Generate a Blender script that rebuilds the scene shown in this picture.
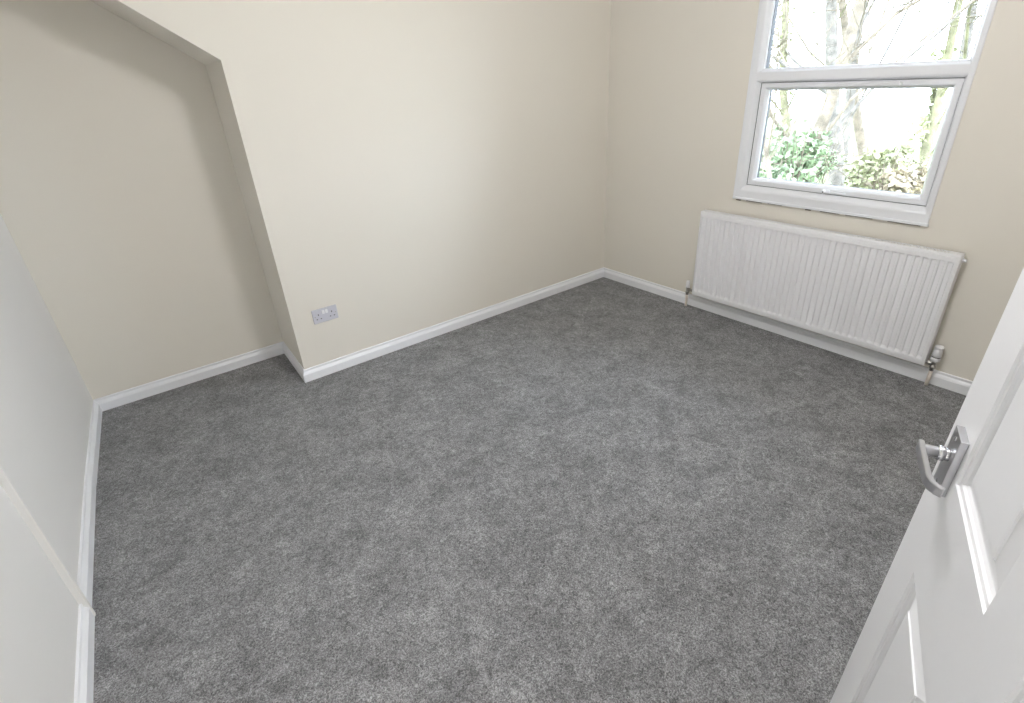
import bpy, bmesh, math, random
from mathutils import Vector, Matrix

for o in list(bpy.data.objects):
    bpy.data.objects.remove(o, do_unlink=True)
scene = bpy.context.scene
C = scene.collection

# ------------------------------------------------------------------ camera
CAM = Vector((-3.0195, -2.9021, 1.6073))
RIGHT = Vector((0.8073, -0.5876, -0.0555))
UP = Vector((0.2992, 0.3264, 0.8966))
FWD = Vector((0.5087, 0.7404, -0.4393))
FPX, PPX, PPY = 509.62, 508.11, 323.50
cam_data = bpy.data.cameras.new('camera')
cam = bpy.data.objects.new('camera', cam_data)
C.objects.link(cam)
m = Matrix.Identity(4)
for i in range(3):
    m[i][0] = RIGHT[i]; m[i][1] = UP[i]; m[i][2] = -FWD[i]; m[i][3] = CAM[i]
cam.matrix_world = m
cam_data.sensor_fit = 'HORIZONTAL'
cam_data.sensor_width = 36.0
cam_data.lens = FPX / 1024 * 36.0
cam_data.shift_x = (512 - PPX) / 1024
cam_data.shift_y = -(351.5 - PPY) / 1024
cam_data.clip_start = 0.02
scene.camera = cam

# ------------------------------------------------------------------ world, exposure
SKY = 14.2
ROOM_FILL = 58.0  # strength of the added globe that brightens the room
HALL_FILL = 85.0  # strength of the added landing globe, frontal fill through the doorway
world = bpy.data.worlds.new('overcast_sky')
scene.world = world
world.use_nodes = True
bg = world.node_tree.nodes['Background']
bg.inputs['Color'].default_value = (0.84, 0.930, 1.08, 1)
bg.inputs['Strength'].default_value = SKY
vs = scene.view_settings
vs.view_transform = 'Standard'
vs.look = 'None'
vs.gamma = 1.0
vs.use_curve_mapping = False
vs.exposure = 0.0

# ------------------------------------------------------------------ materials
def new_mat(name):
    mt = bpy.data.materials.new(name); mt.use_nodes = True
    return mt, mt.node_tree, mt.node_tree.nodes['Principled BSDF']

def flat(name, col, rough=0.5, metal=0.0, bump=0.0, scale=200.0, var=0.0, spec=0.5):
    mt, nt, b = new_mat(name)
    b.inputs['Roughness'].default_value = rough
    b.inputs['Metallic'].default_value = metal
    b.inputs['Specular IOR Level'].default_value = spec
    tc = nt.nodes.new('ShaderNodeTexCoord')
    nz = nt.nodes.new('ShaderNodeTexNoise')
    nz.inputs['Scale'].default_value = scale; nz.inputs['Detail'].default_value = 4
    nt.links.new(tc.outputs['Object'], nz.inputs['Vector'])
    rp = nt.nodes.new('ShaderNodeValToRGB')
    rp.color_ramp.elements[0].position = 0.3; rp.color_ramp.elements[1].position = 0.7
    rp.color_ramp.elements[0].color = (*[c * (1 - var) for c in col], 1)
    rp.color_ramp.elements[1].color = (*[min(1, c * (1 + var)) for c in col], 1)
    nt.links.new(nz.outputs['Fac'], rp.inputs['Fac'])
    nt.links.new(rp.outputs['Color'], b.inputs['Base Color'])
    if bump:
        bp = nt.nodes.new('ShaderNodeBump')
        bp.inputs['Strength'].default_value = bump; bp.inputs['Distance'].default_value = 0.001
        nt.links.new(nz.outputs['Fac'], bp.inputs['Height'])
        nt.links.new(bp.outputs['Normal'], b.inputs['Normal'])
    return mt

M = {}
M['wall'] = flat('cream_emulsion', (0.820, 0.778, 0.698), 0.75, bump=0.06, scale=260, var=0.006, spec=0.3)
M['wall_pale'] = flat('pale_offwhite_emulsion', (0.815, 0.800, 0.775), 0.75, bump=0.06, scale=260, var=0.006, spec=0.3)  # cream wall again, cool window light put into a paler colour
M['ceiling'] = flat('white_ceiling_emulsion', (0.86, 0.86, 0.84), 0.85, var=0.004)
M['gloss'] = flat('white_satin_wood_paint', (0.89, 0.895, 0.92), 0.32, var=0.004, scale=30)
M['door'] = flat('white_door_paint', (0.89, 0.89, 0.905), 0.38, bump=0.05, scale=120, var=0.004)
M['upvc'] = flat('white_upvc', (0.86, 0.87, 0.90), 0.28, var=0.003, scale=40)
M['radiator'] = flat('white_radiator_enamel', (0.90, 0.90, 0.915), 0.30, var=0.003, scale=40)
M['radiator_in'] = flat('radiator_inner_steel', (0.22, 0.22, 0.22), 0.5, var=0.01, scale=40)  # inner metal, shade behind the grille slots put into its dark colour
M['plastic'] = flat('white_moulded_plastic', (0.64, 0.635, 0.69), 0.25, var=0.003, scale=40)
M['switch'] = flat('white_rocker_plastic', (0.90, 0.90, 0.91), 0.2, var=0.003, scale=40)
M['cap'] = flat('white_valve_plastic', (0.82, 0.82, 0.84), 0.3, var=0.003, scale=60)
M['dark'] = flat('dark_plastic', (0.03, 0.03, 0.035), 0.5, var=0.05)
M['slot'] = flat('socket_slot_dark', (0.12, 0.115, 0.13), 0.6, var=0.05)
M['gasket'] = flat('black_rubber_gasket', (0.012, 0.013, 0.018), 0.6, var=0.05)
M['crack'] = flat('dark_gap', (0.10, 0.075, 0.05), 0.9, var=0.3, scale=300)
M['chrome'] = flat('satin_chrome', (0.58, 0.58, 0.60), 0.33, 1.0, var=0.02, scale=90)
M['chrome_pol'] = flat('polished_chrome', (0.66, 0.66, 0.68), 0.22, 1.0, var=0.01, scale=90)
M['brass'] = flat('chromed_valve_metal', (0.45, 0.43, 0.40), 0.3, 1.0, var=0.1, scale=200)
M['pipe'] = flat('cream_painted_copper_pipe', (0.86, 0.78, 0.70), 0.4, var=0.06, scale=80)
M['bark'] = flat('pale_bark', (0.165, 0.138, 0.105), 0.9, bump=0.4, scale=9, var=0.35)
M['bark2'] = flat('grey_bark', (0.155, 0.142, 0.125), 0.9, bump=0.4, scale=9, var=0.4)
M['bark3'] = flat('mossy_bark', (0.175, 0.168, 0.10), 0.9, bump=0.4, scale=7, var=0.4)
M['leaf'] = flat('ivy_leaf', (0.23, 0.30, 0.18), 0.5, scale=2.5, var=0.6)
M['leaf2'] = flat('olive_leaf', (0.27, 0.28, 0.16), 0.6, scale=2.5, var=0.6)
M['leaf3'] = flat('tan_leaf', (0.32, 0.27, 0.19), 0.6, scale=2.5, var=0.5)
M['grass'] = flat('rough_grass', (0.10, 0.12, 0.05), 0.95, bump=0.3, scale=3, var=0.4)
M['brick'] = flat('hall_floor_board', (0.30, 0.24, 0.18), 0.5, var=0.1, scale=6)

def carpet_mat():
    mt, nt, b = new_mat('grey_twist_pile_carpet')
    N = nt.nodes.new; L = nt.links.new
    tc = N('ShaderNodeTexCoord')
    def noise(s, d, r=0.5, dist=0.0):
        n = N('ShaderNodeTexNoise'); n.inputs['Scale'].default_value = s
        n.inputs['Detail'].default_value = d; n.inputs['Roughness'].default_value = r
        n.inputs['Distortion'].default_value = dist
        L(tc.outputs['Object'], n.inputs['Vector']); return n
    fine = noise(95, 2, 0.6, 2.2)         # tufts
    tiny = noise(210, 2, 0.6, 1.0)
    mid = noise(30, 3, 0.6, 1.0)          # curled clumps of yarn
    big = noise(6.5, 5, 0.62, 0.4)        # footmarks and lie of the pile
    def ramp(src, a, bb, c0, c1):
        r = N('ShaderNodeMapRange'); r.inputs['From Min'].default_value = a; r.inputs['From Max'].default_value = bb
        r.inputs['To Min'].default_value = c0; r.inputs['To Max'].default_value = c1
        L(src.outputs['Fac'], r.inputs['Value']); return r
    def mul(a, c):
        x = N('ShaderNodeMath'); x.operation = 'MULTIPLY'; L(a.outputs[0], x.inputs[0]); L(c.outputs[0], x.inputs[1]); return x
    f = mul(mul(ramp(fine, 0.38, 0.62, 0.55, 1.45), ramp(tiny, 0.38, 0.62, 0.70, 1.30)),
            mul(ramp(mid, 0.34, 0.66, 0.80, 1.20), ramp(big, 0.34, 0.66, 0.80, 1.20)))
    cm = N('ShaderNodeVectorMath'); cm.operation = 'SCALE'
    cm.inputs[0].default_value = (0.224, 0.222, 0.227)
    L(f.outputs[0], cm.inputs['Scale'])
    L(cm.outputs['Vector'], b.inputs['Base Color'])
    b.inputs['Roughness'].default_value = 0.95
    b.inputs['Specular IOR Level'].default_value = 0.1
    b.inputs['Sheen Weight'].default_value = 0.15
    b.inputs['Sheen Roughness'].default_value = 0.6
    bp = N('ShaderNodeBump'); bp.inputs['Strength'].default_value = 0.8; bp.inputs['Distance'].default_value = 0.006
    L(fine.outputs['Fac'], bp.inputs['Height'])
    L(bp.outputs['Normal'], b.inputs['Normal'])
    return mt
M['carpet'] = carpet_mat()

def glass_mat():
    mt = bpy.data.materials.new('window_glass'); mt.use_nodes = True
    nt = mt.node_tree; nt.nodes.clear()
    out = nt.nodes.new('ShaderNodeOutputMaterial'); mix = nt.nodes.new('ShaderNodeMixShader')
    tr = nt.nodes.new('ShaderNodeBsdfTransparent'); tr.inputs['Color'].default_value = (0.97, 0.985, 0.98, 1)
    gl = nt.nodes.new('ShaderNodeBsdfGlossy'); gl.inputs['Roughness'].default_value = 0.02
    fr = nt.nodes.new('ShaderNodeFresnel'); fr.inputs['IOR'].default_value = 1.25
    nt.links.new(fr.outputs[0], mix.inputs['Fac'])
    nt.links.new(tr.outputs[0], mix.inputs[1]); nt.links.new(gl.outputs[0], mix.inputs[2])
    nt.links.new(mix.outputs[0], out.inputs['Surface'])
    return mt
M['glass'] = glass_mat()

def emit_mat(name, col, s):
    mt = bpy.data.materials.new(name); mt.use_nodes = True
    nt = mt.node_tree; nt.nodes.clear()
    out = nt.nodes.new('ShaderNodeOutputMaterial'); e = nt.nodes.new('ShaderNodeEmission')
    e.inputs['Color'].default_value = (*col, 1); e.inputs['Strength'].default_value = s
    nt.links.new(e.outputs[0], out.inputs['Surface'])
    return mt
M['lamp'] = emit_mat('opal_lamp_diffuser', (0.99, 0.985, 1.0), ROOM_FILL)
M['hall_lamp'] = emit_mat('opal_hall_globe', (0.98, 0.985, 1.0), HALL_FILL)

# ------------------------------------------------------------------ builders
def link(name, me, mat, parent=None, smooth=False):
    me.materials.append(M[mat])
    o = bpy.data.objects.new(name, me); C.objects.link(o)
    if parent is not None: o.parent = parent
    if smooth:
        for p in me.polygons: p.use_smooth = True
    return o

def obj(name, bm, mat, parent=None, smooth=False, fix=True):
    if fix: bmesh.ops.recalc_face_normals(bm, faces=bm.faces)
    me = bpy.data.meshes.new(name); bm.to_mesh(me); bm.free()
    return link(name, me, mat, parent, smooth)

def tag(o, label=None, cat=None, group=None, kind=None):
    if label: o['label'] = label
    if cat: o['category'] = cat
    if group: o['group'] = group
    if kind: o['kind'] = kind
    return o

def empty(name, loc=(0, 0, 0), rz=0.0):
    o = bpy.data.objects.new(name, None); C.objects.link(o)
    o.empty_display_size = 0.1
    o.location = loc; o.rotation_euler = (0, 0, rz)
    return o

def box(bm, a, b, bev=0.0, seg=2):
    lo = [min(a[i], b[i]) for i in range(3)]; hi = [max(a[i], b[i]) for i in range(3)]
    vs_ = [bm.verts.new((x, y, z)) for z in (lo[2], hi[2]) for y in (lo[1], hi[1]) for x in (lo[0], hi[0])]
    fs = [(0, 2, 3, 1), (4, 5, 7, 6), (0, 1, 5, 4), (2, 6, 7, 3), (0, 4, 6, 2), (1, 3, 7, 5)]
    faces = [bm.faces.new([vs_[i] for i in f]) for f in fs]
    if bev:
        es = list({e for f in faces for e in f.edges})
        bmesh.ops.bevel(bm, geom=es, offset=bev, segments=seg, affect='EDGES', profile=0.6)

def newbox(name, a, b, mat, parent=None, bev=0.0, seg=2):
    bm = bmesh.new(); box(bm, a, b, bev, seg); return obj(name, bm, mat, parent)

def prism(bm, poly, axis, a, b):
    """extrude a 2D polygon along an axis: axis 'y' -> poly is (x,z); 'z' -> (x,y)"""
    def P(p, t):
        return (p[0], t, p[1]) if axis == 'y' else (p[0], p[1], t)
    r0 = [bm.verts.new(P(p, a)) for p in poly]; r1 = [bm.verts.new(P(p, b)) for p in poly]
    n = len(poly)
    bm.faces.new(r0); bm.faces.new(r1[::-1])
    for i in range(n):
        bm.faces.new((r0[i], r0[(i + 1) % n], r1[(i + 1) % n], r1[i]))

def lathe(bm, prof, origin, axis, n=20):
    """prof: (radius, distance along axis)"""
    ax = Vector(axis).normalized(); o = Vector(origin)
    e1 = ax.orthogonal().normalized(); e2 = ax.cross(e1)
    rings = []
    for r, t in prof:
        rings.append([bm.verts.new(o + ax * t + (e1 * math.cos(2 * math.pi * k / n) + e2 * math.sin(2 * math.pi * k / n)) * max(r, 1e-5)) for k in range(n)])
    for a, b in zip(rings, rings[1:]):
        for k in range(n):
            bm.faces.new((a[k], a[(k + 1) % n], b[(k + 1) % n], b[k]))
    bm.faces.new(rings[0][::-1]); bm.faces.new(rings[-1])

def tube(bm, pts, rad, n=10):
    """round tube through points"""
    pts = [Vector(p) for p in pts]; rings = []
    ref = Vector((0.13, 0.31, 0.94))
    for i, p in enumerate(pts):
        d = (pts[min(i + 1, len(pts) - 1)] - pts[max(i - 1, 0)]).normalized()
        a = d.cross(ref).normalized(); b = d.cross(a)
        r = rad[i] if isinstance(rad, (list, tuple)) else rad
        rings.append([bm.verts.new(p + (a * math.cos(2 * math.pi * k / n) + b * math.sin(2 * math.pi * k / n)) * r) for k in range(n)])
    for a, b in zip(rings, rings[1:]):
        for k in range(n):
            bm.faces.new((a[k], a[(k + 1) % n], b[(k + 1) % n], b[k]))
    bm.faces.new(rings[0][::-1]); bm.faces.new(rings[-1])

def ring_sweep(bm, prof, rect, sides=(1, 1, 1, 1)):
    """closed profile of (inset, x) swept with mitres round the rectangle (y0,z0,y1,z1) in the plane x=const.
    sides scale the inset at (y0 side, z0 side, y1 side, z1 side)"""
    y0, z0, y1, z1 = rect
    loops = []
    for ins, x in prof:
        a, b_, c, d = [ins * s for s in sides]
        loops.append([bm.verts.new(p) for p in ((x, y0 + a, z0 + b_), (x, y1 - c, z0 + b_), (x, y1 - c, z1 - d), (x, y0 + a, z1 - d))])
    n = len(loops)
    for i in range(n):
        A, B = loops[i], loops[(i + 1) % n]
        for k in range(4):
            bm.faces.new((A[k], A[(k + 1) % 4], B[(k + 1) % 4], B[k]))

# ------------------------------------------------------------------ room dimensions (metres)
AW = 0.04377; TA = math.tan(AW)          # the window wall is out of square by this angle
L1, L2, D = 2.532, 3.579, 0.481          # chimney breast, room width in the alcove, alcove depth
H = 2.55
YS = -3.085                              # wall with the doorway
SL = 0.704                               # rise of the sloping soffit
ZC = 1.737                               # height where the slope starts
def wx(y): return -y * TA                # x of the window wall at y

def structure(o, label): return tag(o, label, kind='structure')

structure(newbox('floor', (-3.85, YS - 0.12, -0.12), (0.45, 0.62, 0), 'carpet'), 'grey twist pile carpet covering the whole room floor')
structure(newbox('ceiling', (-3.85, YS - 0.12, H), (0.45, 0.62, H + 0.12), 'ceiling'), 'plain white ceiling over the room')

bm = bmesh.new()
prism(bm, [(-L1, 0), (0.35, 0), (0.35, H), (-L1 - (H - ZC) / SL, H), (-L1, ZC)], 'y', 0, D + 0.002)
structure(obj('wall_back', bm, 'wall'), 'cream wall projecting beside the alcove, widening above with a sloping underside')
structure(newbox('wall_alcove', (-3.80, D, 0), (-L1 + 0.05, D + 0.12, H), 'wall'), 'shaded cream back wall inside the alcove')

bm = bmesh.new()
prism(bm, [(-3.80, D + 0.12), (-L2 + 0.003, D + 0.12), (-3.601, -0.275), (-3.608, -1.068),
           (-3.599, -1.070), (-3.600, YS - 0.11), (-3.80, YS - 0.11)], 'z', 0, H)
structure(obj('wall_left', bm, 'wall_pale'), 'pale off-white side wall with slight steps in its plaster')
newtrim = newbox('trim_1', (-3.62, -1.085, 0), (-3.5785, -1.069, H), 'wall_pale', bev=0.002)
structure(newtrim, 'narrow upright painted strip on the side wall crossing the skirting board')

# window wall: local frame, +x outside, origin in the room corner
OPY0, OPY1, OPZ0, OPZ1 = -1.094, -2.082, 0.835, 2.035
wwall = bmesh.new()
WT = 0.11
box(wwall, (0, 0.6, 0), (WT, OPY0, H)); box(wwall, (0, OPY1, 0), (WT, YS - 0.25, H))
box(wwall, (0, OPY0, 0), (WT, OPY1, OPZ0)); box(wwall, (0, OPY0, OPZ1), (WT, OPY1, H))
o = obj('wall_window', wwall, 'wall'); o.rotation_euler = (0, 0, AW)
structure(o, 'cream wall holding the window and radiator')

# door wall with doorway
DX = -2.795
bm = bmesh.new()
box(bm, (DX, YS - 0.11, 0), (0.40, YS, H)); box(bm, (-3.72, YS - 0.11, 2.02), (DX, YS, H))
structure(obj('wall_door', bm, 'wall'), 'cream wall beside the open doorway')
bm = bmesh.new()
box(bm, (DX - 0.002, YS - 0.115, 0), (DX + 0.028, YS + 0.004, 2.02), 0.002)
box(bm, (-3.60, YS - 0.115, 1.99), (DX + 0.028, YS + 0.004, 2.02), 0.002)
structure(obj('trim_2', bm, 'gloss'), 'white painted door lining around the doorway')

# hallway beyond the doorway
bm = bmesh.new()
hx0, hx1, hy0, hy1 = -4.1, -1.9, YS - 1.5, YS - 0.12
box(bm, (hx0 - 0.1, hy0 - 0.1, 0), (hx0, hy1, H)); box(bm, (hx1, hy0 - 0.1, 0), (hx1 + 0.1, hy1, H)); box(bm, (hx0, hy0 - 0.1, 0), (hx1, hy0, H))
structure(obj('wall_hall', bm, 'wall'), 'cream walls of the landing beyond the doorway')
structure(newbox('floor_hall', (hx0 - 0.1, hy0 - 0.1, -0.12), (hx1 + 0.1, hy1 - 0.001, 0), 'carpet'), 'grey carpet of the landing beyond the doorway')
structure(newbox('ceiling_hall', (hx0 - 0.1, hy0 - 0.1, H), (hx1 + 0.1, hy1 - 0.001, H + 0.1), 'ceiling'), 'white ceiling of the landing beyond the doorway')

# ------------------------------------------------------------------ skirting boards
HB, BT = 0.080, 0.018
SKPROF = [(0, 0), (BT, 0), (BT, 0.0490), (0.0165, 0.0500), (0.0160, 0.0515), (0.0125, 0.0570), (0.0085, 0.0620), (0.0060, 0.0650),
          (0.0056, 0.0680), (0.0085, 0.0695), (0.0088, 0.0750), (0.0070, 0.0790), (0, HB)]
def skirting(path, names):
    """room is on the left of the walking direction; one mitred board per wall"""
    P = [Vector((p[0], p[1])) for p in path]; n = len(P)
    nrm = []
    for i in range(n - 1):
        d = (P[i + 1] - P[i]).normalized(); nrm.append(Vector((-d.y, d.x)))
    off = []
    for i in range(n):
        if i == 0: off.append(nrm[0])
        elif i == n - 1: off.append(nrm[-1])
        else:
            a, b = nrm[i - 1], nrm[i]; off.append((a + b) / (1 + a.dot(b)))
    for i in range(n - 1):
        bm = bmesh.new(); rr = []
        for k in (i, i + 1):
            rr.append([bm.verts.new((P[k].x + off[k].x * d, P[k].y + off[k].y * d, z)) for d, z in SKPROF])
        q = len(SKPROF)
        for j in range(q):
            bm.faces.new((rr[0][j], rr[0][(j + 1) % q], rr[1][(j + 1) % q], rr[1][j]))
        bm.faces.new(rr[0][::-1]); bm.faces.new(rr[1])
        structure(obj(names[i][0], bm, 'gloss'), names[i][1])
skirting([(wx(YS), YS), (0, 0), (-L1, 0), (-L1, D), (-L2, D), (-3.601, -0.275)],
         [('baseboard_window', 'white moulded skirting board below the radiator'),
          ('baseboard_back', 'long white moulded skirting board below the socket'),
          ('baseboard_return', 'short white skirting board on the side of the alcove'),
          ('baseboard_alcove', 'white moulded skirting board along the back of the alcove'),
          ('baseboard_left', 'white skirting board on the side wall running into the alcove')])
skirting([(-3.602, -0.275), (-3.608, -1.067)], [('baseboard_side', 'white skirting board on the side wall between plaster step and upright strip')])
skirting([(-3.599, -1.085), (-3.600, YS)], [('baseboard_near', 'white skirting board on the side wall towards the doorway')])
skirting([(DX + 0.03, YS), (wx(YS) - 0.02, YS)], [('baseboard_door', 'white skirting board behind the open door')])

# ------------------------------------------------------------------ window
win = empty('window_1', (0, 0, 0), AW)
structure(win, 'white plastic window with fixed upper pane above a top-hung lower sash')
FY0, FY1, FZ0, FZ1 = -2.097, -1.079, 0.822, 2.045
TZ0, TZ1 = 1.480, 1.548
bm = bmesh.new()
fp = [(0, 0.001), (0, -0.006), (0.004, -0.009), (0.030, -0.009), (0.036, -0.005), (0.047, 0.012), (0.050, 0.014), (0.050, 0.075), (0.014, 0.075), (0.014, 0.001)]
ring_sweep(bm, fp, (FY0, FZ0, FY1, FZ1), (0.66, 1.62, 1.12, 1))
frame = obj('frame', bm, 'upvc', win)
bm = bmesh.new()   # transom: bevelled bar
tp = [(-0.0085, TZ0 + 0.018), (-0.0085, TZ1 - 0.016), (-0.005, TZ1 - 0.011), (0.016, TZ1), (0.075, TZ1), (0.075, TZ0), (0.016, TZ0), (-0.006, TZ0 + 0.010)]
a = [bm.verts.new((x, FY0 + 0.0215, z)) for x, z in tp]; b = [bm.verts.new((x, FY1 - 0.037, z)) for x, z in tp]
for i in range(len(tp)):
    bm.faces.new((a[i], a[(i + 1) % len(tp)], b[(i + 1) % len(tp)], b[i]))
bm.faces.new(a[::-1]); bm.faces.new(b)
obj('transom', bm, 'upvc', win)
# upper fixed light: bead, gasket, pane
uy0, uy1, uz0, uz1 = FY0 + 0.033, FY1 - 0.056, TZ1, FZ1 - 0.050
bm = bmesh.new(); ring_sweep(bm, [(0, 0.014), (0.002, 0.015), (0.006, 0.024), (0.006, 0.026), (0, 0.026)], (uy0, uz0, uy1, uz1)); obj('glazing_bead', bm, 'upvc', win)
bm = bmesh.new(); ring_sweep(bm, [(0, 0.032), (0.0062, 0.032), (0.0062, 0.066), (0, 0.066)], (uy0, uz0, uy1, uz1)); obj('gasket', bm, 'gasket', win)
newbox('pane', (0.026, uy0, uz0), (0.032, uy1, uz1), 'glass', win)
# lower sash
SY0, SY1, SZ0, SZ1 = FY0 + 0.0335, FY1 - 0.0565, FZ0 + 0.0815, TZ0 - 0.0005
bm = bmesh.new()
sp = [(0.0015, 0.075), (0.0015, 0.022), (0.004, 0.018), (0.024, 0.018), (0.029, 0.021), (0.040, 0.040), (0.042, 0.044), (0.042, 0.050), (0.020, 0.075)]
ring_sweep(bm, sp, (SY0, SZ0, SY1, SZ1)); sash = obj('sash', bm, 'upvc', win)
gy0, gy1, gz0, gz1 = SY0 + 0.040, SY1 - 0.040, SZ0 + 0.040, SZ1 - 0.040
bm = bmesh.new(); ring_sweep(bm, [(0, 0.0505), (0.0022, 0.0505), (0.0022, 0.075), (0, 0.075)], (gy0, gz0, gy1, gz1)); obj('gasket', bm, 'gasket', sash)
newbox('pane', (0.045, gy0, gz0), (0.050, gy1, gz1), 'glass', sash)
# dark ring painted as the shadow gap between sash and frame
bm = bmesh.new(); ring_sweep(bm, [(-0.0008, 0.030), (0.0013, 0.030), (0.0013, 0.020), (-0.0008, 0.020)], (SY0, SZ0, SY1, SZ1)); obj('seal', bm, 'gasket', sash)
# trickle vent
bm = bmesh.new(); box(bm, (-0.018, -1.832, TZ0 - 0.026), (0.020, -1.390, TZ0 - 0.011), 0.003); vent = obj('trickle_vent', bm, 'upvc', win)
bm = bmesh.new(); box(bm, (-0.021, -1.828, TZ0 - 0.016), (0.010, -1.560, TZ0 - 0.008), 0.002); obj('vent_slide', bm, 'upvc', vent)
# handle on the bottom rail of the sash
hz = SZ0 + 0.016; hy = -1.592
bm = bmesh.new(); box(bm, (0.008, hy - 0.026, hz - 0.009), (0.0185, hy + 0.016, hz + 0.009), 0.004, 3); hd = obj('handle', bm, 'upvc', win)
bm = bmesh.new(); lathe(bm, [(0.009, 0), (0.009, 0.020), (0.0075, 0.023)], (0.010, hy, hz), (-1, 0, 0), 16); obj('handle_boss', bm, 'upvc', hd)
bm = bmesh.new(); box(bm, (-0.011, hy - 0.115, hz - 0.0045), (-0.004, hy + 0.006, hz + 0.0045), 0.0035, 3); obj('handle_lever', bm, 'upvc', hd)
bm = bmesh.new(); lathe(bm, [(0.0035, 0), (0.0035, 0.001)], (-0.0131, hy, hz), (-1, 0, 0), 12); obj('key_hole', bm, 'dark', hd)
# thin sill strip, its cracks, left bead
bm = bmesh.new(); box(bm, (-0.017, FY0 - 0.004, FZ0 - 0.008), (0.0, FY1 + 0.006, FZ0 + 0.006), 0.003); obj('sill_strip', bm, 'upvc', win)
bm = bmesh.new(); box(bm, (-0.008, FY1 - 0.001, FZ0), (0.0, FY1 + 0.009, FZ1 + 0.005), 0.003); obj('edge_bead', bm, 'upvc', win)
random.seed(4)
for (c0, c1, th) in ((-1.098, -1.125, 0.006), (-1.165, -1.262, 0.0035), (-1.300, -1.385, 0.002), (-1.520, -1.548, 0.006), (-1.60, -1.70, 0.003), (-1.73, -1.86, 0.0025), (-1.93, -2.07, 0.003)):
    bm = bmesh.new(); box(bm, (-0.014, c1, FZ0 - 0.008 - th), (0.001, c0, FZ0 - 0.0075)); obj('sealant_gap', bm, 'crack', win)

# ------------------------------------------------------------------ radiator
RY0, RY1, RZ0, RZ1, RX = -0.902, -2.275, 0.120, 0.720, 0.085
rad = empty('radiator', (wx(-1.5885), -1.5885, 0), AW)
tag(rad, 'white fluted panel radiator on the wall below the window', 'radiator')
hw = (RY0 - RY1) / 2
NF = 41; marg = 0.030; pitch = (2 * hw - 2 * marg) / (NF - 1); dep = 0.0080
cols = [(-hw, 0), (-hw + 0.012, 0)]
for k in range(NF):
    c = -hw + marg + k * pitch
    cols += [(c - 0.0118, 0), (c - 0.0085, 1), (c + 0.0085, 1), (c + 0.0118, 0)]
cols += [(hw - 0.012, 0), (hw, 0)]
rows = [(RZ0 + 0.003, 0, 0.010), (RZ0 + 0.0005, 0, 0.004), (RZ0 + 0.004, 0, 0), (RZ0 + 0.014, 0, 0), (RZ0 + 0.016, 0, -0.0028), (RZ0 + 0.034, 0, -0.0028), (RZ0 + 0.049, 1, -0.0028),
        (RZ1 - 0.041, 1, -0.0028), (RZ1 - 0.035, 0, -0.0028), (RZ1 - 0.016, 0, -0.0028), (RZ1 - 0.014, 0, 0), (RZ1 - 0.004, 0, 0), (RZ1 - 0.0005, 0, 0.004), (RZ1 - 0.003, 0, 0.010)]
bm = bmesh.new(); grid = []
for z, fz, xo in rows:
    r = []
    for j, (y, fy) in enumerate(cols):
        x = -RX + xo + dep * fz * fy
        if j in (0, len(cols) - 1): x = max(x, -RX + 0.003)
        r.append(bm.verts.new((x, y, z)))
    r = [bm.verts.new((-RX + 0.013, r[0].co.y, min(max(z, RZ0 + 0.003), RZ1 - 0.003)))] + r + [bm.verts.new((-RX + 0.013, r[-1].co.y, min(max(z, RZ0 + 0.003), RZ1 - 0.003)))]
    grid.append(r)
for a, b in zip(grid, grid[1:]):
    for j in range(len(a) - 1):
        bm.faces.new((a[j], a[j + 1], b[j + 1], b[j]))
fpan = obj('front_panel', bm, 'radiator', rad, fix=True)
newbox('back_panel', (-0.042, -hw + 0.012, RZ0 + 0.002), (-0.030, hw - 0.012, RZ1 - 0.012), 'radiator_in', rad, 0.004)
newbox('convector_fin', (-RX + 0.016, -hw + 0.03, RZ0 + 0.03), (-0.043, hw - 0.03, RZ1 - 0.05), 'radiator_in', rad)
for s in (-1, 1):
    newbox('side_panel', (-RX + 0.009, s * hw, RZ0 + 0.010), (-0.024, s * (hw - 0.003), RZ1 - 0.001), 'radiator', rad, 0.001)
bm = bmesh.new()
box(bm, (-RX + 0.010, -hw, RZ1 - 0.006), (-0.056, hw, RZ1 - 0.001), 0.0012); box(bm, (-0.032, -hw, RZ1 - 0.006), (-0.024, hw, RZ1 - 0.001), 0.0012)
box(bm, (-0.056, -hw, RZ1 - 0.006), (-0.032, -hw + 0.05, RZ1 - 0.001)); box(bm, (-0.056, hw - 0.05, RZ1 - 0.006), (-0.032, hw, RZ1 - 0.001))
y = -hw + 0.05
while y < hw - 0.05:
    box(bm, (-0.056, y, RZ1 - 0.006), (-0.032, y + 0.0050, RZ1 - 0.001)); y += 0.0140
obj('top_grille', bm, 'radiator', rad)
bm = bmesh.new(); lathe(bm, [(0.0105, 0), (0.0105, 0.006), (0.008, 0.007), (0.008, 0.016), (0.006, 0.018)], (-0.045, -hw, RZ1 - 0.030), (0, -1, 0), 14); obj('bleed_plug', bm, 'cap', rad)
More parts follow.
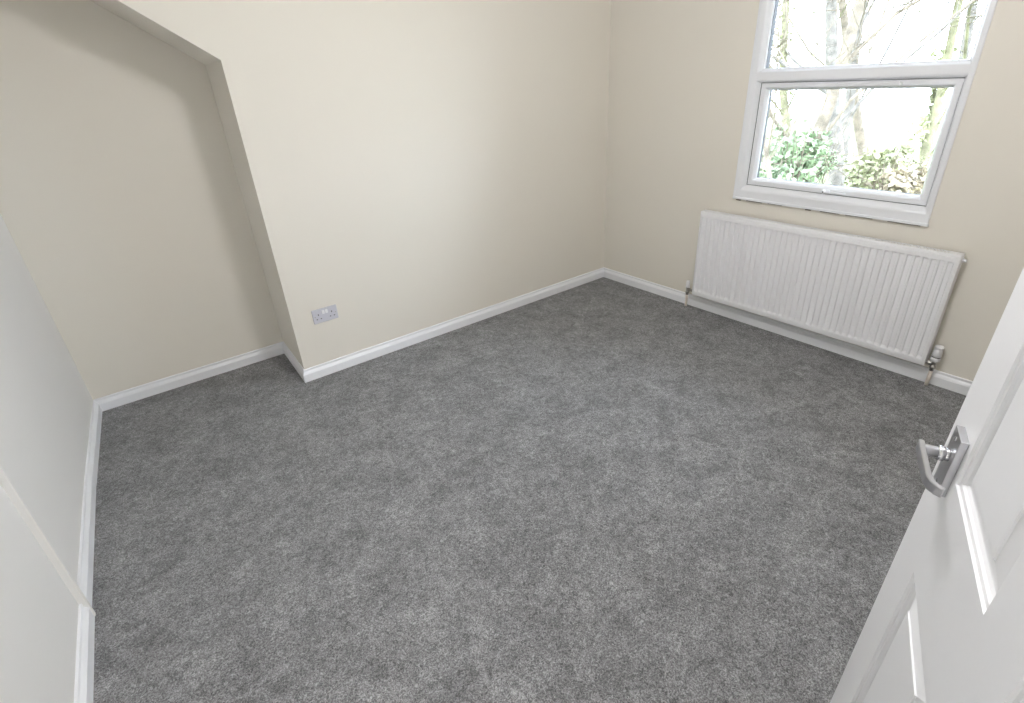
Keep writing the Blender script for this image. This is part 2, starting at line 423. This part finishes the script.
def valve(ysign, yoff, kind):
    yv = ysign * (hw + yoff); xv = -0.043
    ve = bmesh.new()
    lathe(ve, [(0.010, 0), (0.010, 0.012), (0.0125, 0.013), (0.0125, 0.026), (0.009, 0.028), (0.009, 0.050), (0.012, 0.051), (0.012, 0.060), (0.008, 0.062)], (xv, yv, 0.090), (0, 0, 1), 16)
    v = obj('valve', ve, 'brass', rad, True)
    bm = bmesh.new(); lathe(bm, [(0.0085, 0), (0.0085, 0.008), (0.013, 0.009), (0.013, 0.020), (0.009, 0.021), (0.009, yoff + 0.006)], (xv, yv, 0.130), (0, -ysign, 0), 6); obj('union_nut', bm, 'brass', v)
    bm = bmesh.new(); tube(bm, [(xv, yv, -0.004), (xv, yv, 0.05), (xv, yv, 0.094)], 0.0088, 14); obj('pipe', bm, 'pipe', rad, True)
    if kind == 'trv':
        bm = bmesh.new(); lathe(bm, [(0.0175, 0), (0.021, 0.003), (0.021, 0.023), (0.0195, 0.024)], (xv, yv, 0.146), (0, 0, 1), 24); obj('valve_collar', bm, 'cap', v, True)
        bm = bmesh.new(); lathe(bm, [(0.019, 0), (0.019, 0.006)], (xv, yv, 0.1695), (0, 0, 1), 24); obj('dark_band', bm, 'dark', v)
        bm = bmesh.new(); lathe(bm, [(0.0195, 0), (0.0205, 0.002), (0.0190, 0.040), (0.0175, 0.044), (0.0192, 0.046), (0.0192, 0.055), (0.017, 0.059), (0.010, 0.060)], (xv, yv, 0.175), (0, 0, 1), 24); obj('valve_head', bm, 'cap', v, True)
    else:
        bm = bmesh.new(); lathe(bm, [(0.0145, 0), (0.0145, 0.004), (0.0135, 0.006), (0.0125, 0.048), (0.010, 0.050)], (xv, yv, 0.146), (0, 0, 1), 20); obj('valve_cap', bm, 'cap', v, True)
valve(-1, 0.031, 'trv')
valve(1, 0.062, 'lock')

# ------------------------------------------------------------------ double socket
sk = empty('wall_socket', (-2.341, 0, 0.3865)); tag(sk, 'white double power socket on the wall above the skirting board', 'socket')
newbox('face_plate', (-0.073, -0.0095, -0.043), (0.073, 0, 0.043), 'plastic', sk, 0.003, 3)
for sx in (-1, 1):
    newbox('rocker_switch', (sx * 0.0094 - 0.0080, -0.0140, 0.010), (sx * 0.0094 + 0.0080, -0.008, 0.032), 'switch', sk, 0.002)
    cx = sx * 0.0395
    newbox('pin_slot', (cx - 0.0030, -0.0099, 0.0045), (cx + 0.0030, -0.008, 0.0145), 'slot', sk)
    for q in (-1, 1):
        newbox('pin_slot', (cx + q * 0.0118 - 0.0038, -0.0099, -0.0200), (cx + q * 0.0118 + 0.0038, -0.008, -0.0140), 'slot', sk)
    bm = bmesh.new(); lathe(bm, [(0.0034, 0), (0.0034, 0.0006)], (sx * 0.0605, -0.0094, 0.0), (0, -1, 0), 12); obj('screw', bm, 'brass', sk)

# ------------------------------------------------------------------ door
TH = -2.75016
U = Vector((math.cos(TH), math.sin(TH), 0)); 
Wv = (Vector((0, 0, 1)) + U * 0.0201 + Vector((-math.sin(TH), math.cos(TH), 0)) * 0.0176)
E0 = Vector((-2.1145, -2.7718, 0.9))
Nn = U.cross(Wv).normalized()            # room side of the leaf
if Nn.dot(CAM - E0) < 0: Nn = -Nn
Wn = (Wv - U * Wv.dot(U)).normalized()
DW, DH, DT = 0.762, 1.975, 0.035
base = E0 - Wv * 0.9
door = empty('door_1')
md = Matrix.Identity(4)
for i in range(3):
    md[i][0] = U[i]; md[i][1] = -Nn[i]; md[i][2] = Wv.normalized()[i]; md[i][3] = base[i]
# local: +x from lock edge to hinge, -y out of the visible face, z up
door.matrix_world = md
structure(door, 'open white panelled door with a chrome lever handle')
ST, PW, MU = 0.1058, 0.2236, 0.102
pans = []
for (z0, z1) in ((0.215, 0.862), (1.0494, 1.860)):
    for c in range(2):
        x0 = ST + c * (PW + MU); pans.append((x0, z0, x0 + PW, z1))
bm = bmesh.new()
xs = sorted({0.0, DW} | {p[0] for p in pans} | {p[2] for p in pans}); zs = sorted({0.006, DH} | {p[1] for p in pans} | {p[3] for p in pans})
def is_pan(xa, za): return any(abs(p[0] - xa) < 1e-6 and abs(p[1] - za) < 1e-6 for p in pans)
for yy in (0, DT):
    g = [[bm.verts.new((x, yy, z)) for x in xs] for z in zs]
    for j in range(len(zs) - 1):
        for i in range(len(xs) - 1):
            if not is_pan(xs[i], zs[j]):
                bm.faces.new((g[j][i], g[j][i + 1], g[j + 1][i + 1], g[j + 1][i]))
bm.verts.ensure_lookup_table()
ne = [e for e in bm.edges if len(e.link_faces) == 1]
key = {tuple(round(c, 5) for c in v.co): v for v in bm.verts}
for e in ne:
    a, b = e.verts
    if a.co.y < 1e-6:
        a2 = key[(round(a.co.x, 5), round(DT, 5), round(a.co.z, 5))]; b2 = key[(round(b.co.x, 5), round(DT, 5), round(b.co.z, 5))]
        bm.faces.new((a, b, b2, a2))
outer = [e for e in bm.edges if len(e.link_faces) == 2 and abs(e.link_faces[0].normal.dot(e.link_faces[1].normal)) < 0.1 and
         all(min(v.co.x, DW - v.co.x) < 1e-6 for v in e.verts)]
obj('leaf_frame', bm, 'door', door)
rings = [(0, 0.0), (0.0012, 0.0036), (0.0060, 0.0048), (0.0072, 0.0085), (0.0105, 0.0115), (0.0135, 0.0118), (0.0420, 0.0034), (0.0430, 0.0010), (0.048, 0.0006)]
for (x0, z0, x1, z1) in pans:
    bm = bmesh.new()
    for flip in (False, True):
        prev = None
        for ins, dp in rings:
            yy = DT - dp if flip else dp
            lp = [bm.verts.new(p) for p in ((x0 + ins, yy, z0 + ins), (x1 - ins, yy, z0 + ins), (x1 - ins, yy, z1 - ins), (x0 + ins, yy, z1 - ins))]
            if prev:
                for k in range(4): bm.faces.new((prev[k], prev[(k + 1) % 4], lp[(k + 1) % 4], lp[k]))
            prev = lp
        bm.faces.new(prev)
    obj('panel', bm, 'door', door)
# lever handle on a short backplate
hk, hzz = 0.070, 1.070
pl = bmesh.new(); box(pl, (0.0485, -0.0100, 1.010), (0.0925, 0.0, 1.111), 0.0012, 2)
hnd = obj('handle', pl, 'chrome', door); tag(hnd, 'satin chrome lever handle on a rectangular backplate')
for zz in (1.0205, 1.1005):
    bm = bmesh.new(); lathe(bm, [(0.0035, 0), (0.0035, 0.0008), (0.002, 0.0012)], (hk, -0.0100, zz), (0, -1, 0), 12); obj('screw', bm, 'chrome_pol', hnd)
bm = bmesh.new(); lathe(bm, [(0.0095, 0), (0.0095, 0.004), (0.0088, 0.005), (0.0112, 0.006), (0.0112, 0.013), (0.0100, 0.014)], (hk, -0.0098, hzz), (0, -1, 0), 24); obj('rose', bm, 'chrome_pol', hnd, True)
bm = bmesh.new(); lathe(bm, [(0.0085, 0), (0.0080, 0.020), (0.0080, 0.0235)], (hk, -0.020, hzz), (0, -1, 0), 24); obj('spindle', bm, 'chrome', hnd, True)
bm = bmesh.new()    # lever blade swept with a return towards the door at the end
path = [(hk - 0.010, -0.0430, 0.0085), (hk, -0.0435, 0.0092), (hk + 0.03, -0.0425, 0.0092), (hk + 0.058, -0.0415, 0.0090), (hk + 0.073, -0.0405, 0.0088), (hk + 0.083, -0.0375, 0.0085), (hk + 0.0895, -0.0320, 0.008), (hk + 0.093, -0.0255, 0.0072)]
prev = None; first = None
for i, (x, yv, hh) in enumerate(path):
    a = path[max(0, i - 1)]; b = path[min(len(path) - 1, i + 1)]
    t = Vector((b[0] - a[0], b[1] - a[1])).normalized(); nn = Vector((-t.y, t.x)); w = 0.0036; c = 0.0012
    sec = [(-w + c, -hh), (w - c, -hh), (w, -hh + c), (w, hh - c), (w - c, hh), (-w + c, hh), (-w, hh - c), (-w, -hh + c)]
    lp = [bm.verts.new((x + nn.x * s, yv + nn.y * s, hzz + q)) for s, q in sec]
    if prev:
        for k in range(8): bm.faces.new((prev[k], prev[(k + 1) % 8], lp[(k + 1) % 8], lp[k]))
    else: first = lp
    prev = lp
bm.faces.new(first[::-1]); bm.faces.new(prev)
obj('lever', bm, 'chrome', hnd)
for zz in (0.22, 1.70):
    bm = bmesh.new(); lathe(bm, [(0.006, 0), (0.006, 0.075)], (DW + 0.003, DT, zz), (0, 0, 1), 12); obj('hinge', bm, 'chrome', door)
newbox('latch_plate', (-0.0006, 0.006, 1.055), (0.001, 0.029, 1.112), 'chrome', door)

# ------------------------------------------------------------------ added fill lamps, unseen overhead, to brighten the room
def add_fill_globe(loc, r, mat, label):
    g = empty('ceiling_lamp', loc); tag(g, label, 'lamp')
    bm = bmesh.new(); lathe(bm, [(0.060, 0), (0.060, 0.012), (0.050, 0.020), (0.045, 0.032)], (0, 0, 0), (0, 0, -1), 28); obj('ceiling_rose', bm, 'upvc', g, True)
    bm = bmesh.new(); bmesh.ops.create_uvsphere(bm, u_segments=28, v_segments=16, radius=r, matrix=Matrix.Translation((0, 0, -0.024 - r))); obj('globe', bm, mat, g, True)
add_fill_globe((-1.85, -2.05, H), 0.15, 'lamp', 'round opal globe lamp close under the ceiling of the room')
add_fill_globe((-3.1, YS - 0.8, H), 0.12, 'hall_lamp', 'small opal globe lamp on the landing ceiling')

# ------------------------------------------------------------------ garden seen through the window
GZ = -2.8
g = newbox('garden_ground', (-45, -45, GZ - 0.4), (45, 45, GZ), 'grass')
tag(g, 'rough grass garden ground outside below the window', kind='structure')
def beam(px, py, dist):
    """point at a horizontal distance from the camera in the direction of a photo pixel"""
    d = FWD + RIGHT * ((px - PPX) / FPX) - UP * ((py - PPY) / FPX)
    return CAM + d * (dist / math.hypot(d.x, d.y))
def add_limb(vl, fl, pts, rads, n):
    base_i = len(vl); ref = Vector((0.31, 0.13, 0.94)); k_ = len(pts)
    for i, p in enumerate(pts):
        d = (pts[min(i + 1, k_ - 1)] - pts[max(i - 1, 0)]).normalized()
        a = d.cross(ref)
        a = a.normalized() if a.length > 1e-4 else Vector((1, 0, 0))
        b = d.cross(a)
        for k in range(n):
            t = 2 * math.pi * k / n
            vl.append(p + (a * math.cos(t) + b * math.sin(t)) * rads[i])
    for i in range(k_ - 1):
        for k in range(n):
            q = base_i + i * n
            fl.append((q + k, q + (k + 1) % n, q + n + (k + 1) % n, q + n + k))
def grow(vl, fl, rng, p, d, length, r, level, tips, nb=(7, 6, 7, 4)):
    segs = 7 if level == 0 else 4
    pts = [p]; rads = [r]; cur = p.copy(); dd = d.normalized()
    for i in range(segs):
        wob = 0.07 if level == 0 else 0.20
        dd = (dd + Vector((rng.gauss(0, wob), rng.gauss(0, wob), rng.gauss(0, wob * 0.7) + 0.03))).normalized()
        cur = cur + dd * (length / segs); pts.append(cur.copy()); rads.append(r * (1 - 0.72 * (i + 1) / segs))
    add_limb(vl, fl, pts, rads, 8 if level == 0 else (5 if level == 1 else 3))
    tips.append(cur)
    if level >= 3: return
    for k in range(nb[level]):
        t = rng.uniform(0.25 if level == 0 else 0.2, 1.0); f = t * segs; i = min(int(f), segs - 1)
        q = pts[i].lerp(pts[i + 1], f - i)
        ax = (pts[i + 1] - pts[i]).normalized(); side = ax.orthogonal().normalized()
        side.rotate(Matrix.Rotation(rng.uniform(0, 6.283), 3, ax))
        nd = (ax * rng.uniform(0.5, 1.0) + side * rng.uniform(0.5, 1.0) + Vector((0, 0, 0.15))).normalized()
        grow(vl, fl, rng, q, nd, length * rng.uniform(0.36, 0.58), max(rads[i] * rng.uniform(0.24, 0.42), 0.0085), level + 1, tips, nb)
def leaf_mesh(name, centres, rng, size, mat, parent):
    vl, fl = [], []
    for c in centres:
        a = Vector((rng.gauss(0, 1), rng.gauss(0, 1), rng.gauss(0, 1))).normalized(); b = a.orthogonal().normalized()
        b.rotate(Matrix.Rotation(rng.uniform(0, 6.28), 3, a)); n = a.cross(b); s = size * rng.uniform(0.6, 1.3); i = len(vl)
        vl += [c - a * s, c + b * s * 0.6 + n * s * 0.15, c + a * s, c - b * s * 0.6 + n * s * 0.15]
        fl += [(i, i + 1, i + 2), (i, i + 2, i + 3)]
    me = bpy.data.meshes.new(name); me.from_pydata(vl, [], fl)
    return tag(link(name, me, mat, parent), kind='stuff')
def tree(px0, px1, dist, height, r, mat, seed, label, ivy=None, group=None, nb=(8, 6, 7, 4)):
    """trunk passes the line of sight of pixel px0 low in the window and leans towards px1 higher up"""
    rng = random.Random(seed)
    a = beam(px0[0], px0[1], dist); b = beam(px1[0], px1[1], dist + 0.3)
    d = (b - a).normalized()
    foot = a - d * ((a.z - GZ) / max(d.z, 0.3)); foot.z = GZ - 0.05
    root = empty('garden_tree', foot); tag(root, label, 'tree', group)
    vl, fl, tips = [], [], []
    grow(vl, fl, rng, Vector((0, 0, 0)), d, height, r, 0, tips, nb)
    me = bpy.data.meshes.new('trunk'); me.from_pydata(vl, [], fl); link('trunk', me, mat, root, True)
    if ivy:
        z0, z1, rr, cnt, lm, sz = ivy
        cs = []
        for k in range(cnt):
            z = rng.uniform(z0, z1) - foot.z; t = rng.uniform(0, 6.28); q = rr * abs(rng.gauss(0.55, 0.35)) * (0.55 + 0.45 * math.sin(z * 2.3 + seed))
            c = d * (z / max(d.z, 0.3)); cs.append(Vector((c.x + math.cos(t) * q, c.y + math.sin(t) * q, z)))
        leaf_mesh('ivy', cs, rng, sz, lm, root)
    return root
def bush(px, dist, rx, rz, cnt, leaf, size, seed, label):
    rng = random.Random(seed); c = beam(px[0], px[1], dist)
    root = empty('garden_shrub', (c.x, c.y, GZ)); tag(root, label, 'shrub')
    vl, fl = [], []
    top = c.z - GZ + rz
    cs = []
    for k in range(26):
        t = rng.uniform(0, 6.28); q = rx * math.sqrt(rng.random())
        tip = Vector((math.cos(t) * q, math.sin(t) * q, top * rng.uniform(0.75, 1.03)))
        pts = [Vector((tip.x * 0.15 * i / 4 if i < 2 else tip.x * (i / 5) ** 1.3, tip.y * 0.15 * i / 4 if i < 2 else tip.y * (i / 5) ** 1.3, tip.z * i / 5)) for i in range(6)]
        add_limb(vl, fl, pts, [0.022 - 0.0036 * i for i in range(6)], 4)
        for j in range(4):
            q0 = pts[3 + j % 2]; e = q0 + Vector((rng.gauss(0, .4), rng.gauss(0, .4), rng.uniform(.1, .7)))
            add_limb(vl, fl, [q0, q0.lerp(e, 0.5) + Vector((0, 0, .05)), e], [0.009, 0.007, 0.004], 3)
    for k in range(cnt):
        v = Vector((rng.gauss(0, 1), rng.gauss(0, 1), rng.gauss(0, 1))).normalized() * (rng.random() ** 0.4)
        lump = 0.8 + 0.25 * math.sin(v.x * 5 + seed) * math.cos(v.z * 6 + v.y * 4)
        cs.append(Vector((v.x * rx * lump, v.y * rx * lump, top - rz + v.z * rz * lump)))
    me = bpy.data.meshes.new('stems'); me.from_pydata(vl, [], fl); link('stems', me, 'bark', root)
    leaf_mesh('foliage', cs, rng, size, leaf, root)
tree((806, 180), (846, 95), 10.0, 9.0, 0.13, 'bark', 11, 'pale thick leaning trunk with bare twigs beside the ivy bush outside', nb=(10, 7, 7, 4))
tree((846, 190), (868, 90), 11.5, 9.5, 0.15, 'bark2', 12, 'broad pale grey bare trunk outside behind the window handle', nb=(9, 7, 7, 4))
tree((884, 90), (913, 3), 13.0, 11.0, 0.12, 'bark2', 13, 'darker slender leaning tree trunk outside behind the fixed upper pane', nb=(9, 6, 7, 4))
tree((790, 90), (780, 10), 12.0, 10.0, 0.10, 'bark3', 14, 'yellow-green mossy bare tree outside above the ivy bush', ivy=(0.9, 3.0, 0.7, 260, 'leaf2', 0.05), nb=(10, 8, 7, 4))
tree((925, 150), (940, 60), 12.5, 9.0, 0.10, 'bark3', 15, 'mossy twiggy tree with olive leaves outside by the edge of the sash', ivy=(-0.2, 1.6, 0.5, 500, 'leaf2', 0.05), nb=(10, 7, 7, 4))
tree((778, 180), (770, 120), 8.5, 7.0, 0.05, 'bark', 16, 'thin curving pale sapling outside rising through the ivy', nb=(10, 8, 6, 3))
tree((868, 160), (852, 40), 15.0, 11.0, 0.12, 'bark', 17, 'distant bare tree with fine beige twigs outside between the leaning trunks', nb=(10, 8, 7, 4))
tree((960, 120), (975, 20), 14.5, 10.0, 0.13, 'bark2', 18, 'bare grey tree outside at the far edge of the upper pane beside the mossy tree', nb=(9, 7, 7, 4))
bush((797, 160), 9.5, 0.62, 0.62, 1500, 'leaf', 0.055, 21, 'green ivy bush outside low behind the sash beside the pale leaning trunk')
bush((772, 185), 8.8, 0.5, 0.35, 700, 'leaf', 0.05, 22, 'small bright green shrub outside at the low corner of the sash')
bush((880, 172), 10.5, 0.62, 0.48, 1100, 'leaf2', 0.055, 23, 'rounded olive green shrub outside beside the broad grey trunk')
bush((908, 185), 10.0, 0.55, 0.42, 600, 'leaf3', 0.05, 24, 'tan brown leafy shrub outside next to the olive green shrub')
